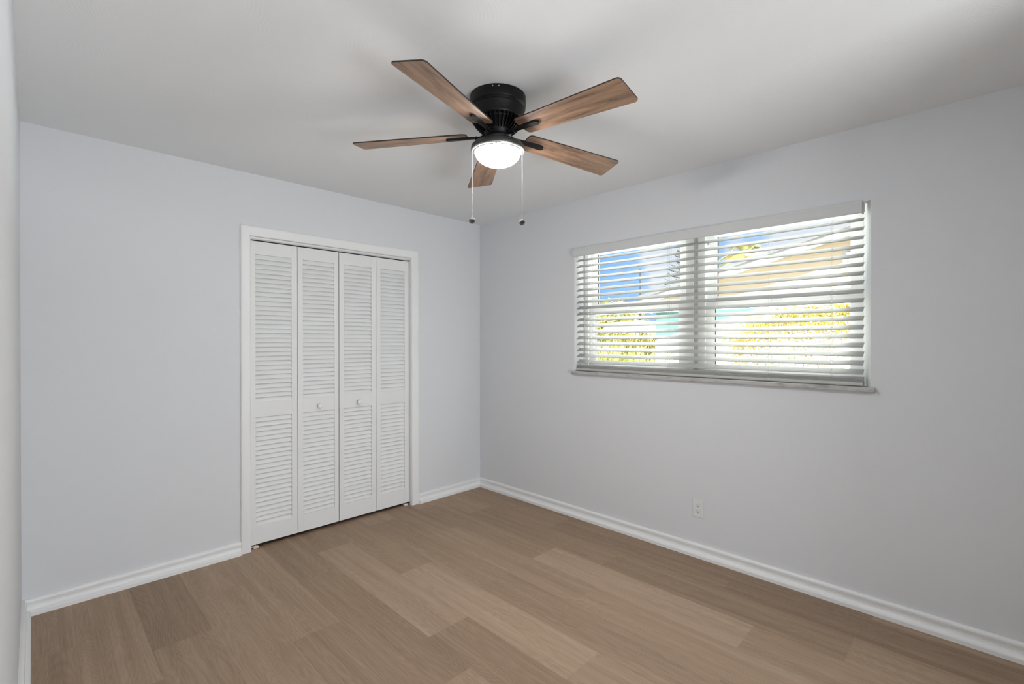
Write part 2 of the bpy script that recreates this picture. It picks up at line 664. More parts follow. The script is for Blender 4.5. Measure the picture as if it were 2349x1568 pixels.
# floor: every plank a quad with its own tone; long side along Y
def build_floor():
    seam0, pw, pl = -2.594, 0.2286, 1.2265
    known = {  # joint position (Y) by row, counted from seam0; tones by plank counted from that joint
    }
    rows = {}
    # row index k spans X seam0+k*pw .. seam0+(k+1)*pw ; value: (one joint Y, {plank number: tone}); plank 0 ends (nearer camera) at the joint
    rows[-1] = (-1.03, {0: 0.50, -1: 0.40})
    rows[0] = (-0.784, {0: 0.22, -1: 0.42, -2: 0.5})
    rows[-2] = (-1.30, {})
    rows[1] = (-1.66, {0: 0.52, -1: 0.6})
    rows[2] = (-1.152, {0: 0.60, -1: 0.40})
    rows[3] = (-1.85, {0: 0.36, -1: 0.62, 1: 0.4})
    rows[4] = (-1.56, {0: 0.70, -1: 0.36, 1: 0.40})
    rows[5] = (-2.176, {0: 0.74, -1: 0.62, 1: 0.45})
    rows[6] = (-0.163, {0: 0.62, -1: 0.44, -2: 0.42})
    rows[7] = (-0.62, {0: 0.4, -1: 0.5, -2: 0.55})
    rows[8] = (-2.589, {0: 0.76, -1: 0.50, 1: 0.42})
    rows[9] = (-2.945, {0: 0.30, -1: 0.58, 1: 0.38})  # some planks from here to the right wall darkened, shade put into colour
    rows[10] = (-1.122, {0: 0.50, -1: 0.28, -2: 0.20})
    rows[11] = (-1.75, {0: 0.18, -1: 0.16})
    rows[-2] = (-0.5, {0: 0.5, -1: 0.4})
    bm = bmesh.new()
    cl = bm.loops.layers.float_color.new('plank')
    g = 0.00015
    rnd = random.Random(3)
    for k in range(-2, 12):
        x0, x1 = max(seam0 + k * pw, XL), min(seam0 + (k + 1) * pw, 0.0)
        if x1 - x0 < 0.002:
            continue
        j, tones = rows.get(k, (-1.0, {}))
        for n in range(-5, 4):
            y0, y1 = j + n * pl, j + (n + 1) * pl     # plank n: from joint upward (away from the camera)
            a, b = max(y0, -5.2), min(y1, 0.75)
            if b - a < 0.002:
                continue
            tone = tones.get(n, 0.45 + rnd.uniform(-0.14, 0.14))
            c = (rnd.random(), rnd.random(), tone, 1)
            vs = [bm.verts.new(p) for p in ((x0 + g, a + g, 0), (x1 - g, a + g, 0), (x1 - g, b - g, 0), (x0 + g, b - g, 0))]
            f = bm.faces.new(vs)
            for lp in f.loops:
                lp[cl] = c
    # backing seen in the joints, and the slab of the next room
    f1 = bm.faces.new([bm.verts.new(p) for p in ((XL, YB, -0.0012), (0, YB, -0.0012), (0, 0.75, -0.0012), (XL, 0.75, -0.0012))])
    f1.material_index = 1
    bm.verts.ensure_lookup_table()
    low = [bm.verts.new(p) for p in ((XL - .2, YB, -0.12), (0.2, YB, -0.12), (0.2, 0.8, -0.12), (XL - .2, 0.8, -0.12))]
    f2 = bm.faces.new(low[::-1])
    f2.material_index = 1
    for f in bm.faces:
        f.normal_update()
        if f.material_index == 0 and f.normal.z < 0:
            f.normal_flip()
    me = bpy.data.meshes.new('floor')
    bm.to_mesh(me)
    bm.free()
    me.materials.append(m_floor)
    me.materials.append(m_gap)
    o = bpy.data.objects.new('floor', me)
    COL.objects.link(o)
    return o


struct(build_floor(), 'brown oak-look plank floor running toward the closet', 'floor')

struct(MB().box(XL - .2, YB, H, 0.2, 0.9, H + 0.2).build('ceiling', m_ceil), 'white swirl-textured plaster ceiling around the fan', 'ceiling')

# closet opening in the back wall
OX0, OX1, OZ = -1.970, -0.757, 2.040
b = MB()
b.box(XL, 0, 0, OX0, 0.11, H).box(OX1, 0, 0, 0, 0.11, H).box(OX0, 0, OZ, OX1, 0.11, H)
struct(b.build('wall_back', m_wall), 'pale grey wall that holds the louvered closet doors', 'wall')
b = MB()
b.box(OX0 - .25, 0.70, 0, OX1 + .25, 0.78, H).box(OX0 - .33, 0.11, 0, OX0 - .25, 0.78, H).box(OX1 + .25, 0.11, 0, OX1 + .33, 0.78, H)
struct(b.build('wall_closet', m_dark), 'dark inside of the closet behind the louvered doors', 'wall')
b = MB()
b.box(0, YB, 0, TW, WY0, H).box(0, WY1, 0, TW, 0.9, H).box(0, WY0, 0, TW, WY1, WZ0 - 0.022).box(0, WY0, WZ1, TW, WY1, H)
struct(b.build('wall_right', m_wall), 'pale grey wall around the window with blinds', 'wall')
struct(MB().box(XL - .2, YB, 0, XL, 0.9, H).build('wall_left', m_wall), 'bright pale grey wall along the left picture edge', 'wall')
b = MB()
b.box(-1.0, YN - .12, 0, 0, YN, H).box(XL, YN - .12, 2.3, -1.0, YN, H)  # unseen opening, sized for how the fill lamp lights the room
struct(b.build('wall_front', m_wall), 'grey wall behind the camera, its wide opening shaped for the fill light', 'wall')
struct(MB().box(XL - .2, YB - .2, 0, 0.2, YB, H).build('wall_next_room', m_wall), 'unseen far wall of the next room, added to keep outside light out', 'wall')  # added to shut sky and sun out of the space behind

# white returns of the window recess
b = MB()
b.box(0.0005, WY1 - 0.003, WZ0, 0.112, WY1 + 0.0, WZ1).poly_prism([(0.0005, WY0), (0.0005, WY0 + .002), (0.112, WY0 + .046), (0.112, WY0)], lambda x, y: (x, y, WZ0), lambda x, y: (x, y, WZ1)).box(0.0005, WY0, WZ1 - 0.003, 0.112, WY1, WZ1)
struct(b.build('trim_2', m_trim), 'white painted returns lining the window recess', 'trim')

# baseboards
BP = [(0, .0802), (.0060, .0802), (.0120, .0785), (.0165, .0735), (.0178, .0670), (.0165, .0600), (.0140, .0530), (.0125, .0450), (.0130, .0370),
      (.0150, .0310), (.0195, .0265), (.0270, .0245), (.0320, .0220), (.0336, .0180), (.0336, 0), (0, 0)]


def baseboard(name, label, ax, at, sgn, a, b, ma=0, mb=0):
    """profile offset goes sgn along the wall normal; ax = axis it runs along; ma/mb mitre signs"""
    m = MB()
    if ax == 'x':
        m.poly_prism(BP, lambda d, z: (a + ma * d, at + sgn * d, z), lambda d, z: (b + mb * d, at + sgn * d, z))
    else:
        m.poly_prism(BP, lambda d, z: (at + sgn * d, a + ma * d, z), lambda d, z: (at + sgn * d, b + mb * d, z))
    o = m.build(name, m_trim)
    return struct(o, label, 'baseboard')


baseboard('baseboard_back', 'white baseboard between the left corner and the closet casing', 'x', 0, -1, XL, -2.0285, 1, 0)
baseboard('baseboard_back.001', 'short white baseboard between closet casing and far corner', 'x', 0, -1, -0.687, 0, 0, -1)
baseboard('baseboard_right', 'long white baseboard below the window wall', 'y', 0, -1, YN, 0, 0, -1)
baseboard('baseboard_left', 'white baseboard at the foot of the left wall', 'y', XL, 1, YB, 0, 0, -1)

# closet casing (trim_1): two legs and a head with rounded edges
t1 = empty('trim_1', (-1.36, 0, 0))
struct(t1, 'white door casing framing the louvered closet', 'trim')


def casing_prof(w):
    return [(0, 0), (w, 0), (w, .010), (w - .004, .0155), (w - .012, .018), (.010, .018), (.004, .0165), (0, .012)]


wl_, wr_, wt_ = 0.0585, 0.0700, 0.0645
MB().poly_prism([(OX0 - u, -d) for u, d in casing_prof(wl_)], lambda x, y: (x, y, 0), lambda x, y: (x, y, OZ - .004 + (OX0 - x) * wt_ / wl_)).build('left_casing', m_trim, t1)
MB().poly_prism([(OX1 + u, -d) for u, d in casing_prof(wr_)], lambda x, y: (x, y, 0), lambda x, y: (x, y, OZ - .004 + (x - OX1) * wt_ / wr_)).build('right_casing', m_trim, t1)
MB().poly_prism([(u, -d) for u, d in casing_prof(wt_)], lambda u, y: (OX0 - u * wl_ / wt_, y, OZ - .004 + u), lambda u, y: (OX1 + u * wr_ / wt_, y, OZ - .004 + u)).build('head_casing', m_trim, t1)
MB().box(OX0 - .001, -.001, 0, OX0 + .0015, 0.10, OZ).build('left_jamb', m_trim, t1)
MB().box(OX1 - .0015, -.001, 0, OX1 + .001, 0.10, OZ).build('right_jamb', m_trim, t1)
MB().box(OX0, -.001, OZ - .0015, OX1, 0.10, OZ + .001).build('head_jamb', m_trim, t1)

# bifold track
tr = MB()
tr.box(OX0 + .002, 0.006, 2.0235, OX1 - .002, 0.0085, OZ - .002).box(OX0 + .002, 0.050, 2.0235, OX1 - .002, 0.0525, OZ - .002).box(OX0 + .002, 0.006, OZ - .004, OX1 - .002, 0.0525, OZ - .0015)
tro = meta(tr.build('bifold_track', m_trim), 'white metal track under the closet head casing', 'door track')

# ------------------------------------------------------------------ louvered bifold doors
DZ0, DZ1 = 0.024, 2.012
DY = 0.023
DT = 0.026
RAILS = [(0.024, 0.140), (0.8555, 0.954), (1.926, 2.012)]


def louvers(name, x0, x1, z0, z1, parent):
    m = MB()
    n = round((z1 - z0) / 0.0305)
    p = (z1 - z0) / n
    rnd = random.Random(int(x0 * 1000) + int(z0 * 100))
    for i in range(n):
        zb = z0 + i * p + 0.0005
        j = rnd.uniform(-.0006, .0006)
        # shingle-like slat: foot in front, head at the back
        yf, yb_ = DY + 0.0025 + abs(j), DY + 0.0195
        zt = zb + p + 0.0065
        t = 0.0055
        prof = [(yf, zb + j), (yf + .0022, zb - .0012 + j), (yf + t, zb + .0022 + j), (yb_ + t * .6, zt), (yb_, zt + .001), (yb_ - .001, zt - .001), (yf - .0002, zb + .0035 + j)]
        m.poly_prism(prof, lambda y, z: (x0 - .004, y, z), lambda y, z: (x1 + .004, y, z))
    return m.build(name, m_door, parent)


def door_leaf(parent, x0, x1, sl, sr, knob=False):
    leaf = MB()
    leaf.box(x0, DY, DZ0, x0 + sl, DY + DT, DZ1, 0.0015).box(x1 - sr, DY, DZ0, x1, DY + DT, DZ1, 0.0015)
    for a, c in RAILS:
        leaf.box(x0 + sl - .0005, DY + .0006, a, x1 - sr + .0005, DY + DT - .0006, c, 0.0008)
    lo = leaf.build('door_leaf', m_door, parent)
    louvers('lower_louvers', x0 + sl, x1 - sr, RAILS[0][1], RAILS[1][0], lo)
    louvers('upper_louvers', x0 + sl, x1 - sr, RAILS[1][1], RAILS[2][0], lo)
    if knob:
        xc = (x0 + x1) / 2
        k = MB()
        M = Matrix.Rotation(R(90), 3, 'X')
        k.lathe([(0.0, 0.0), (.0095, 0.0), (.0090, .004), (.0068, .009), (.0085, .0135), (.0140, .0165), (.0170, .0200), (.0172, .0235),
                 (.0150, .0275), (.0090, .0300), (.0048, .0306), (.0042, .0296), (.0, .0296)], (xc, DY + .0006, 0.8935), 32, M=M)
        k.build('knob', m_door, lo)
    return lo


d1 = empty('door_1', (-1.97, DY, 0.024))
meta(d1, 'left pair of white louvered bifold closet door panels', 'closet door', 'louvered bifold closet doors', 'structure')
door_leaf(d1, -1.966, -1.6635, 0.035, 0.039)
door_leaf(d1, -1.6610, -1.3660, 0.036, 0.032, True)
d2 = empty('door_2', (-0.765, DY, 0.024))
meta(d2, 'right pair of white louvered bifold closet door panels', 'closet door', 'louvered bifold closet doors', 'structure')
door_leaf(d2, -1.3610, -1.0610, 0.037, 0.040, True)
door_leaf(d2, -1.0590, -0.7625, 0.037, 0.041)


def pivot_bracket(name, x, sgn, label):
    """metal angle on the floor against the jamb with a plastic socket and the door's pin"""
    r = empty(name, (x, DY + .01, 0))
    meta(r, label, 'hinge bracket', 'closet floor pivot brackets')
    y0 = DY - .006
    m = MB()
    m.box(min(x, x + sgn * .045), y0, 0.0105, max(x, x + sgn * .045), y0 + .030, 0.0135).box(min(x, x + sgn * .0022), y0, 0, max(x, x + sgn * .0022), y0 + .030, .026)
    m.box(min(x + sgn * .004, x + sgn * .008), y0 + .004, 0.0, max(x + sgn * .004, x + sgn * .008), y0 + .026, .0105)
    m.build('angle_plate', m_screw if sgn < 0 else m_white_plastic, r)
    s = MB()
    s.box(min(x + sgn * .020, x + sgn * .052), y0 - .004, 0.0005, max(x + sgn * .020, x + sgn * .052), y0 + .026, .0150, .003)
    s.build('pivot_socket', m_cream_plastic if sgn > 0 else m_white_plastic, r)
    p = MB()
    p.lathe([(.0035, 0), (.0035, .012), (.0055, .012), (.0055, .0095)][:2], (x + sgn * .036, y0 + .012, .0140), 12)
    p.build('pivot_pin', m_screw, r)


pivot_bracket('pivot_bracket', OX0 + .002, 1, 'small cream plastic pivot bracket at the left foot of the closet')
pivot_bracket('pivot_bracket.001', OX1 - .002, -1, 'small metal pivot bracket at the right foot of the closet')

# ------------------------------------------------------------------ windows
FX0, FX1 = 0.112, 0.190


def window(idx, y0, y1, label):
    """single-hung unit: y0 < y1"""
    w = empty('window_%d' % idx, (FX0, (y0 + y1) / 2, WZ0))
    struct(w, label, 'window')
    fr = MB()
    jw = 0.046
    fr.box(FX0, y0, WZ0, FX1, y0 + jw, WZ1, .002).box(FX0, y1 - jw, WZ0, FX1, y1, WZ1, .002)
    fr.box(FX0, y0 + jw, WZ1 - .020, FX1, y1 - jw, WZ1, .002).box(FX0, y0 + jw, WZ0, FX1, y1 - jw, WZ0 + .040, .002)
    fr.build('window_frame', m_vinyl, w)

    def sash(name, xa, xb, za, zb, st, rb, rt, gz):
        s = MB()
        a, c = y0 + jw - .004, y1 - jw + .004
        s.box(xa, a, za, xb, a + st, zb, .002).box(xa, c - st, za, xb, c, zb, .002)
        s.box(xa, a + st, za, xb, c - st, za + rb, .002).box(xa, a + st, zb - rt, xb, c - st, zb, .002)
        so = s.build(name, m_vinyl, w)
        xm = (xa + xb) / 2
        MB().box(xm - .002, a + st - .002, za + rb - .002, xm + .002, c - st + .002, zb - rt + .002).build('glass_pane', m_glass, so)
        g = MB()
        gw = .006
        for q in (c - st - gw,):
            g.box(xm - .006, q, za + rb, xm - .0025, q + gw, zb - rt)
        g.build('gasket', m_gasket, so)
        return so
    sash('lower_sash', 0.122, 0.148, WZ0 + .036, 1.605, 0.062, .046, .045, None)
    up = sash('upper_sash', 0.152, 0.178, 1.560, WZ1 - .016, 0.066, .085, .022, None)
    lk = MB()
    lk.box(0.118, (y0 + y1) / 2 - .03, 1.605, 0.140, (y0 + y1) / 2 + .03, 1.613, .002).box(.112, (y0 + y1) / 2 - .004, 1.613, .136, (y0 + y1) / 2 + .020, 1.622, .002)
    lk.build('sash_lock', m_vinyl, w)
    return w


GM = (-2.030, -1.996)
w1 = window(1, GM[1], WY1 - .003, 'left single-hung white window behind the blind')
w2 = window(2, WY0 + .003, GM[0], 'right single-hung white window behind the blind')
struct(MB().box(FX0 + .014, GM[0], WZ0, FX1, GM[1], WZ1).build('trim_3', m_vinyl_grey), 'grey mullion strip between the two windows', 'trim')
# small stamped mark on the right window's jamb
mk = MB()
for zq, yq in ((1.985, -2.098), (1.977, -2.098)):
    mk.box(FX0 - .0008, yq - .006, zq, FX0, yq + .006, zq + .0035)
for k in range(5):
    mk.box(FX0 - .0008, -2.103 + k * .0022, 1.9805 + (k % 2) * .001, FX0, -2.1018 + k * .0022, 1.9845)
mk.build('frame_stamp', m_gasket, w2)

# marble sill
sl = MB()
sl.box(-0.024, -2.978, WZ0 - .022, 0.112, -1.090, WZ0, 0.003)
struct(sl.build('window_sill', m_marble), 'grey veined marble sill under the blind', 'window sill')

# ------------------------------------------------------------------ blind
BY0, BY1 = -2.924, -1.111
LADD = [-1.243, -1.551, -1.868, -2.174, -2.484, -2.786]
bl = empty('window_blind', (0.03, (BY0 + BY1) / 2, WZ1))
meta(bl, 'white two-inch slat blind with valance hanging in the window', 'blind')
v = MB()
VP = [(-.0220, 2.063), (-.0205, 2.0645), (-.014, 2.0645), (-.014, 2.002), (-.0195, 2.002), (-.0220, 2.006), (-.0230, 2.014), (-.0215, 2.020), (-.0215, 2.048), (-.0230, 2.054)]
v.poly_prism(VP, lambda x, z: (x, -2.926, z), lambda x, z: (x, -1.1075, z))
v.box(-.020, -2.926, 2.004, .030, -2.919, 2.0635).box(-.020, -1.1145, 2.004, .030, -1.1075, 2.0635)
v.build('valance', m_valance, bl)
MB().box(.016, BY0, 2.021, .066, BY1, 2.062, .001).build('head_rail', m_slat, bl)

TILT = R(30)
SW = 0.050
ZS0, PITCHZ, NS = 1.968, 0.0460, 18
XF = 0.0205      # front (room side) slat edge


def slat_mesh(m, ya, yb, holes, tilt, xf, zf, w=SW):
    """crowned slat, room edge at (xf, zf), rising outward by tilt; slots cut at the ladders"""
    us = [0, .1, .3, .34, .66, .7, .9, 1.0]
    ys = [ya]
    for h in holes:
        ys += [h - .003, h + .003]
    ys.append(yb)
    ys = sorted(ys)
    th = 0.0028
    ct, st = math.cos(tilt), math.sin(tilt)

    def P(u, y, side):
        s = u * w
        cr = 0.0012 * (1 - (2 * u - 1) ** 2)
        nrm = cr + (th / 2 if side else -th / 2) * (1 if 0 < u < 1 else .55)
        return (xf + s * ct - nrm * st, y, zf + s * st + nrm * ct)
    bm = m.bm
    top = [[bm.verts.new(P(u, y, 1)) for y in ys] for u in us]
    bot = [[bm.verts.new(P(u, y, 0)) for y in ys] for u in us]
    nu, ny = len(us) - 1, len(ys) - 1

    def hole(i, j):
        return 3 <= i < 4 and (j % 2 == 1)
    for i in range(nu):
        for j in range(ny):
            if hole(i, j):
                # slot walls
                bm.faces.new((top[i][j], top[i][j + 1], bot[i][j + 1], bot[i][j]))
                bm.faces.new((top[i + 1][j], bot[i + 1][j], bot[i + 1][j + 1], top[i + 1][j + 1]))
                bm.faces.new((top[i][j], bot[i][j], bot[i + 1][j], top[i + 1][j]))
                bm.faces.new((top[i][j + 1], top[i + 1][j + 1], bot[i + 1][j + 1], bot[i][j + 1]))
                continue
            f = bm.faces.new((top[i][j], top[i + 1][j], top[i + 1][j + 1], top[i][j + 1]))
            f.smooth = True
            f = bm.faces.new((bot[i][j], bot[i][j + 1], bot[i + 1][j + 1], bot[i + 1][j]))
            f.smooth = True
    for j in range(ny):
        bm.faces.new((top[0][j], top[0][j + 1], bot[0][j + 1], bot[0][j]))
        bm.faces.new((top[nu][j], bot[nu][j], bot[nu][j + 1], top[nu][j + 1]))
    for i in range(nu):
        bm.faces.new((top[i][0], bot[i][0], bot[i + 1][0], top[i + 1][0]))
        bm.faces.new((top[i][ny], top[i + 1][ny], bot[i + 1][ny], bot[i][ny]))


HOLES = [LADD[2], LADD[3], LADD[5], LADD[0]]
for i in range(NS):
    m = MB()
    slat_mesh(m, BY0, BY1, HOLES, TILT, XF, ZS0 - i * PITCHZ)
    m.build('slat', m_slat, bl)
# surplus slats lying flat on the bottom rail
for i in range(5):
    m = MB()
    slat_mesh(m, BY0, BY1, HOLES, R(1.5 + 1.0 * i), XF - .003 + .0006 * i, 1.1485 + i * .0046)
    m.build('slat', m_slat, bl)
rb = MB()
rb.box(XF - .004, BY0, 1.1285, XF + .048, BY1, 1.1465, .003)
rb.build('bottom_rail', m_slat, bl)
for i, y in enumerate(LADD):
    c = MB()
    c.box(XF - .0024, y - .0004, 1.130, XF - .0018, y + .0004, 2.022).box(XF + .0467, y - .0004, 1.130, XF + .0473, y + .0004, 2.022)
    for k in range(NS):
        zf = ZS0 - k * PITCHZ - .0035
        c.box(0, -.0006, -.0005, .052, .0006, .0005, M=Matrix.Translation((XF - .002, y + .004, zf)) @ Matrix.Rotation(-TILT, 4, 'Y'))
    if y in HOLES:
        c.box(XF + .0225, y - .0005, 1.15, XF + .0235, y + .0005, 2.022)
    c.build('ladder_cord', m_cord, bl)
    t = MB()   # button with its knot below the rail
    t.lathe([(0, 0), (.004, .0), (.0045, .004), (.003, .006), (0, .006)], (XF - .0045, y, 1.139), 10, M=Matrix.Rotation(R(-90), 3, 'Y'))
    t.build('cord_button', m_white_plastic, bl)
wd = MB()
wd.tube([(0.008, -1.196, 2.008), (0.008, -1.196, 1.254)], .0030, 6)
wd.tube([(0.008, -1.196, 2.002), (0.012, -1.196, 2.014), (0.020, -1.196, 2.024)], .0016, 6)
wd.build('tilt_wand', m_wand, bl)

# ------------------------------------------------------------------ outlet
OY, OZC = -2.0845, 0.303
ot = empty('wall_outlet', (0, OY, OZC))
meta(ot, 'white duplex electrical outlet low on the wall below the window', 'outlet')
MB().box(-.0055, OY - .0350, OZC - .0560, 0, OY + .0350, OZC + .0560, .0022).build('cover_plate', m_white_plastic, ot)
for zc in (OZC + .0195, OZC - .0195):
    r = MB()
    pr = []
    for k in range(32):
        t = 2 * math.pi * k / 32
        pr.append((max(-.0172, min(.0172, .0195 * math.cos(t))) * 1.0, max(-.0142, min(.0142, .0172 * math.sin(t)))))
    r.poly_prism(pr, lambda y, z: (-.0072, OY + y, zc + z), lambda y, z: (-.003, OY + y, zc + z))
    ro = r.build('receptacle', m_white_plastic, ot)
    gsk = MB()
    gsk.poly_prism([(y * 1.06, z * 1.07) for y, z in pr], lambda y, z: (-.00585, OY + y, zc + z), lambda y, z: (-.003, OY + y, zc + z))
    gsk.build('receptacle_gap', m_vinyl_grey, ro)
    s = MB()
    s.box(-.0078, OY + .0050, zc - .0010, -.0070, OY + .0078, zc + .0080).box(-.0078, OY - .0075, zc + .0000, -.0070, OY - .0050, zc + .0070)
    s.lathe([(0, 0), (.0026, 0), (.0026, .0008), (0, .0008)], (-.0078, OY, zc - .0075), 12, M=Matrix.Rotation(R(90), 3, 'Y'))
    s.build('slots', m_slot, ro)
sc = MB()
sc.lathe([(0, 0), (.0028, 0), (.0022, .0009), (0, .0009)], (-.0055, OY, OZC), 12, M=Matrix.Rotation(R(-90), 3, 'Y'))
sc.build('screw', m_white_plastic, ot)

# ------------------------------------------------------------------ ceiling fan
FXY = (-1.4975, -1.8281)
fan = empty('ceiling_fan', (FXY[0], FXY[1], H))
meta(fan, 'black flush-mount ceiling fan with five walnut blades and a lit bowl', 'ceiling fan')
c0 = (FXY[0], FXY[1], 0)
MB().lathe([(.119, H), (.1235, H - .002), (.1240, H - .042), (.1225, H - .046), (.1165, H - .0475), (.1165, H - .0510), (.1228, H - .0520), (.1228, H - .0545),
            (.1160, H - .0555), (.1160, H - .060), (.05, H - .060)], c0, 96).build('canopy', m_black, fan)
MB().lathe([(.05, H - .056), (.1195, H - .056), (.1215, H - .058), (.1190, H - .062), (.1175, H - .100), (.1165, H - .107), (.113, H - .110), (.105, H - .1105), (.05, H - .1105)], c0, 96).build('motor_housing', m_black, fan)
for dx in (-.012, .014):
    s = MB()
    view = Vector((-math.cos(YAW), -math.sin(YAW), 0))
    side = Vector((math.sin(YAW), -math.cos(YAW), 0))
    p = Vector((FXY[0], FXY[1], H - .012)) + view * math.sqrt(.1240 ** 2 - dx * dx) + side * (dx - .006)
    s.lathe([(0, 0), (.0030, 0), (.0026, .0018), (0, .0018)], p, 12, M=view.to_track_quat('Z', 'Y').to_matrix())
    s.build('canopy_screw', m_screw, fan)
# vented cone under the motor: solid core plus fins
vc = MB()
vc.lathe([(.100, H - .108), (.092, H - .116), (.074, H - .136), (.064, H - .150), (.060, H - .156), (.060, H - .176), (.04, H - .178)], c0, 64)
for k in range(36):
    a = 2 * math.pi * k / 36
    M = Matrix.Translation((FXY[0], FXY[1], 0)) @ Matrix.Rotation(a, 4, 'Z')
    pts = [(.096, H - .108), (.1115, H - .109), (.1070, H - .121), (.092, H - .139), (.074, H - .155), (.058, H - .155)]
    vc.poly_prism(pts, lambda r, z: tuple(M @ Vector((r, -.0014, z))), lambda r, z: tuple(M @ Vector((r, .0014, z))))
vc.build('vented_cone', m_black, fan)
# switch housing and light fitter
MB().lathe([(.035, H - .17), (.0485, H - .172), (.0500, H - .176), (.0500, H - .196), (.045, H - .200), (.03, H - .2)], c0, 48).build('switch_housing', m_blackrim, fan)
ft = MB().lathe([(.030, H - .190), (.052, H - .1915), (.075, H - .1965), (.096, H - .2045), (.1105, H - .2125), (.1175, H - .2205), (.1190, H - .228),
                 (.1190, H - .239), (.1165, H - .2405), (.112, H - .2395), (.100, H - .236), (.03, H - .23)], c0, 96).build('light_fitter', m_blackrim, fan)
MB().lathe([(.1165, H - .236), (.1182, H - .2405), (.1168, H - .2435), (.1125, H - .2450), (.1105, H - .2435), (.1085, H - .2455), (.1060, H - .2475), (.1030, H - .2480), (.1005, H - .2465), (.0995, H - .238)],
           c0, 96).build('chrome_ring', m_nickel, ft)
bowl = []
for k in range(17):
    a = k / 16 * math.pi / 2
    bowl.append((.0995 * math.cos(a) ** 0.9 if k < 16 else 0.0, H - .2465 - .0565 * math.sin(a)))
MB().lathe([(.0995, H - .240)] + bowl, c0, 96).build('glass_bowl', m_bowl, ft)

PH0, TAU = -2.7912, -0.2043
BZ_ROOT, BZ_TIP, BR0, BR1 = 2.272, 2.2505, 0.137, 0.6497
HW0, HW1 = 0.0545, 0.0713
DPH = [-.0055, .0027, .0019, -.0019, .0028]
DZT = [.0089, -.0034, -.0117, .0016, .0046]


def blade(k):
    a = PH0 + k * 2 * math.pi / 5 + DPH[k]
    er = Vector((math.cos(a), math.sin(a), 0))
    et = Vector((-math.sin(a), math.cos(a), 0))
    ew = et * math.cos(TAU) + Vector((0, 0, 1)) * math.sin(TAU)
    en = er.cross(ew)

    def at(r, w, n=0.0):
        f = (r - BR0) / (BR1 - BR0)
        z = BZ_ROOT + (BZ_TIP + DZT[k] - BZ_ROOT) * f
        return Vector((FXY[0], FXY[1], z)) + er * r + ew * w + en * n
    # outline with rounded corners
    out = []
    cr = .016

    def corner(rc, wc, sr, sw, c):
        p = []
        for i in range(6):
            t = i / 5 * math.pi / 2
            p.append((rc + sr * (-c + c * math.sin(t)), wc + sw * (-c + c * math.cos(t))))
        return p
    c1 = corner(BR1, HW1, 1, 1, cr)
    c2 = corner(BR1, -HW1, 1, -1, cr)[::-1]
    c3 = corner(BR0, -HW0, -1, -1, .02)
    c4 = corner(BR0, HW0, -1, 1, .02)[::-1]
    out = c1 + c2 + c3 + c4
    m = MB()
    bm = m.bm
    uvl = bm.loops.layers.uv.new('UVMap')
    th = .0055
    top = [bm.verts.new(at(r, w, th / 2)) for r, w in out]
    bot = [bm.verts.new(at(r, w, -th / 2)) for r, w in out]
    n = len(out)
    faces = [(bm.faces.new(top), out), (bm.faces.new(bot[::-1]), out[::-1])]
    for f, o in faces:
        for lp, (r, w) in zip(f.loops, o):
            lp[uvl].uv = (r + k * 1.7, w + k * 0.9)
    for i in range(n):
        f = bm.faces.new((top[i], top[(i + 1) % n], bot[(i + 1) % n], bot[i]))
        f.material_index = 1
    o = m.build('blade', m_blade, fan)
    o.data.materials.append(m_edge)
    # blade iron: curved arm from the hub, long rounded bar under the blade
    ir = MB()
    lo = -th / 2
    arm = []
    hub = Vector((FXY[0], FXY[1], H - .164)) + er * .052
    e1 = at(.100, 0, lo - .005)
    for i in range(9):
        t = i / 8
        mid = hub.lerp(e1, .5) + Vector((0, 0, -.012))
        p = hub * (1 - t) ** 2 + mid * 2 * t * (1 - t) + e1 * t * t
        arm.append(p)
    ir.tube(arm, .009, 10, [.011, .0105, .0095, .0085, .008, .008, .008, .0085, .009])
    bar = []
    for i in range(7):
        t = -math.pi / 2 + i / 6 * math.pi
        bar.append((.222 + .014 * math.cos(t), .0155 * math.sin(t)))
    bar += [(.165, .0135), (.120, .0105), (.088, .0085), (.088, -.0085), (.120, -.0105), (.165, -.0135)]
    ir.poly_prism(bar, lambda r, w: tuple(at(r, w, lo - .0002)), lambda r, w: tuple(at(r, w * .74, lo - .0090)))
    ir.build('blade_iron', m_black, o)
    return o


for k in range(5):
    blade(k)


def pull_chain(side_off, fwd_off, ztop, zbot, turn, rim):
    side = Vector((math.sin(YAW), -math.cos(YAW), 0))
    fh = Vector((math.cos(YAW), math.sin(YAW), 0))
    p = Vector((FXY[0], FXY[1], 0)) + side * side_off + fh * fwd_off
    ch = MB()
    n = int((ztop - zbot) / .0042)
    for i in range(n):
        z = zbot + .012 + i * .0042
        if z > ztop:
            break
        ch.lathe([(0, -.0015), (.0008, -.0009), (.00115, 0), (.0008, .0009), (0, .0015)], (p.x, p.y, z), 6)
    ch.box(p.x - .0005, p.y - .0005, zbot + .010, p.x + .0005, p.y + .0005, ztop)
    ch.lathe([(.0020, 0), (.0028, .002), (.0028, .010), (.0020, .012)], (p.x, p.y, ztop - .006), 10)
    co = ch.build('pull_chain', m_chain, fan)
    # flat round pull; grey rim added for the blur around its dark core
    d = (-fh + side * turn).normalized()
    M = d.to_track_quat('Z', 'Y').to_matrix()
    pb = MB()
    pb.lathe([(0, -.0075), (.0100, -.0075), (.0126, -.0055), (.0134, 0), (.0126, .0055), (.0100, .0075), (0, .0075)], (p.x, p.y, zbot), 28, M=M)
    pbo = pb.build('pull_bob', m_bobghost, co)
    return co, pbo, M, p


